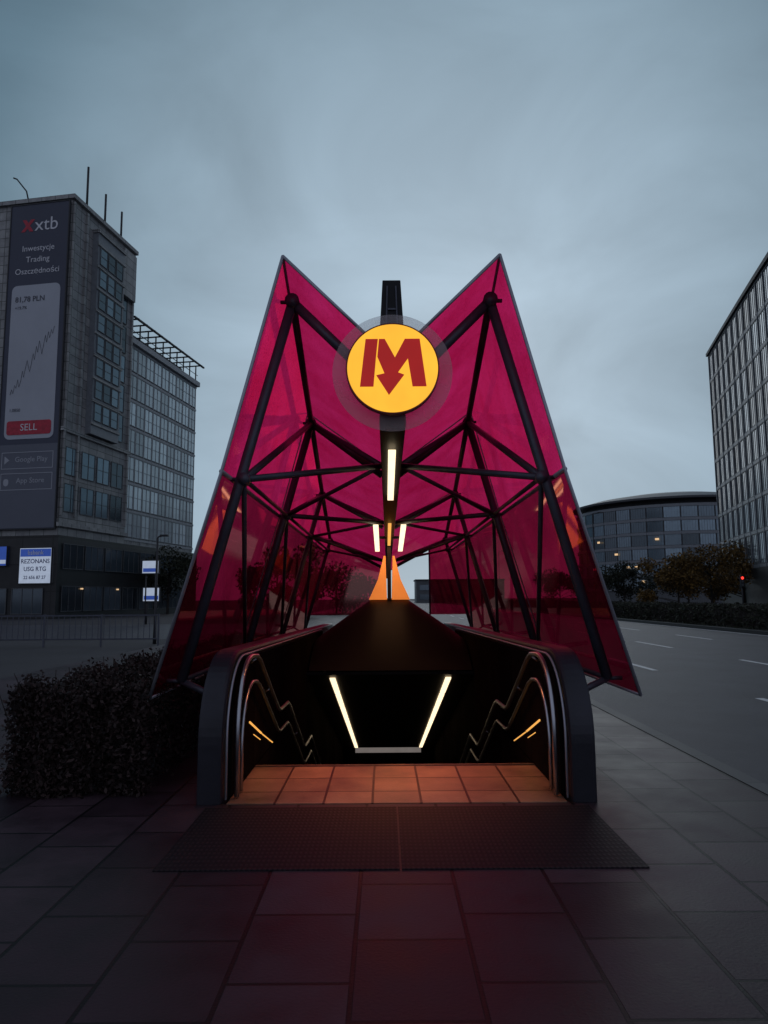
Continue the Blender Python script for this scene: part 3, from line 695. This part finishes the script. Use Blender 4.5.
disc('red_lamp',.12,-.19,-.165,M_rlamp,TL,24,0,3.25); disc('dark_lamp',.11,-.18,-.165,M_frame,TL,24,0,2.93); disc('dark_lamp',.11,-.18,-.165,M_frame,TL,24,0,2.62)

# ------------------------------------------------------------ world + sun
W=bpy.data.worlds.new('World'); S.world=W; W.use_nodes=True; N=W.node_tree.nodes; L=W.node_tree.links
bg=N['Background']
sky=N.new('ShaderNodeTexSky'); sky.sky_type='NISHITA'; sky.sun_disc=False; sky.sun_elevation=R(20); sky.sun_rotation=R(8)
tc=N.new('ShaderNodeTexCoord')
nm=N.new('ShaderNodeVectorMath'); nm.operation='NORMALIZE'; L.new(tc.outputs['Generated'],nm.inputs[0])
dt=N.new('ShaderNodeVectorMath'); dt.operation='DOT_PRODUCT'; dt.inputs[1].default_value=Vector((.10,.95,.26)).normalized(); L.new(nm.outputs[0],dt.inputs[0])
mp=N.new('ShaderNodeMapping'); mp.inputs['Scale'].default_value=(1,1,1.7); L.new(nm.outputs[0],mp.inputs[0])
ns=N.new('ShaderNodeTexNoise'); ns.inputs['Scale'].default_value=2.6; ns.inputs['Detail'].default_value=7; ns.inputs['Roughness'].default_value=.52; ns.inputs['Distortion'].default_value=.6
L.new(mp.outputs[0],ns.inputs['Vector'])
ma=N.new('ShaderNodeMath'); ma.operation='MULTIPLY_ADD'; ma.inputs[1].default_value=1.0; ma.inputs[2].default_value=.58; L.new(ns.outputs['Fac'],ma.inputs[0])
mr=N.new('ShaderNodeMapRange'); mr.inputs['From Min'].default_value=-1; mr.inputs['From Max'].default_value=1.0; L.new(dt.outputs['Value'],mr.inputs[0])
cr=N.new('ShaderNodeValToRGB'); e=cr.color_ramp.elements
e[0].position=0; e[0].color=(.22,.25,.32,1); e[1].position=1; e[1].color=(.37,.475,.57,1)
for p_,c_ in ((.6,(.19,.215,.28)),(.76,(.045,.08,.115)),(.84,(.048,.098,.142)),(.90,(.115,.185,.24)),(.95,(.24,.33,.405))):
    x=e.new(p_); x.color=c_+(1,)
L.new(mr.outputs[0],cr.inputs[0])
cl=N.new('ShaderNodeVectorMath'); cl.operation='SCALE'; L.new(cr.outputs[0],cl.inputs[0]); L.new(ma.outputs[0],cl.inputs['Scale'])
sc=N.new('ShaderNodeVectorMath'); sc.operation='SCALE'; sc.inputs['Scale'].default_value=.05; L.new(sky.outputs[0],sc.inputs[0])
mx=N.new('ShaderNodeMix'); mx.data_type='RGBA'; mx.inputs['Factor'].default_value=.97; L.new(sc.outputs[0],mx.inputs[6]); L.new(cl.outputs[0],mx.inputs[7])
L.new(mx.outputs[2],bg.inputs['Color']); bg.inputs['Strength'].default_value=1.0
sl=bpy.data.lights.new('sun','SUN'); sl.energy=.15; sl.angle=R(30); sl.color=(1,.97,.95)
so=bpy.data.objects.new('sun',sl); so.rotation_euler=(R(-70),0,R(-8)); link(so)

# ------------------------------------------------------------ camera
cam=bpy.data.cameras.new('camera'); cam.sensor_fit='VERTICAL'; cam.sensor_height=24; cam.lens=720/1024*24; cam.clip_end=3000; cam.clip_start=.05
co=bpy.data.objects.new('camera',cam); link(co)
co.matrix_world=Matrix.Translation((-.08,0,1.5))@Matrix.Rotation(R(96.8),4,'X')@Matrix.Rotation(R(-.4),4,'Z')
S.camera=co
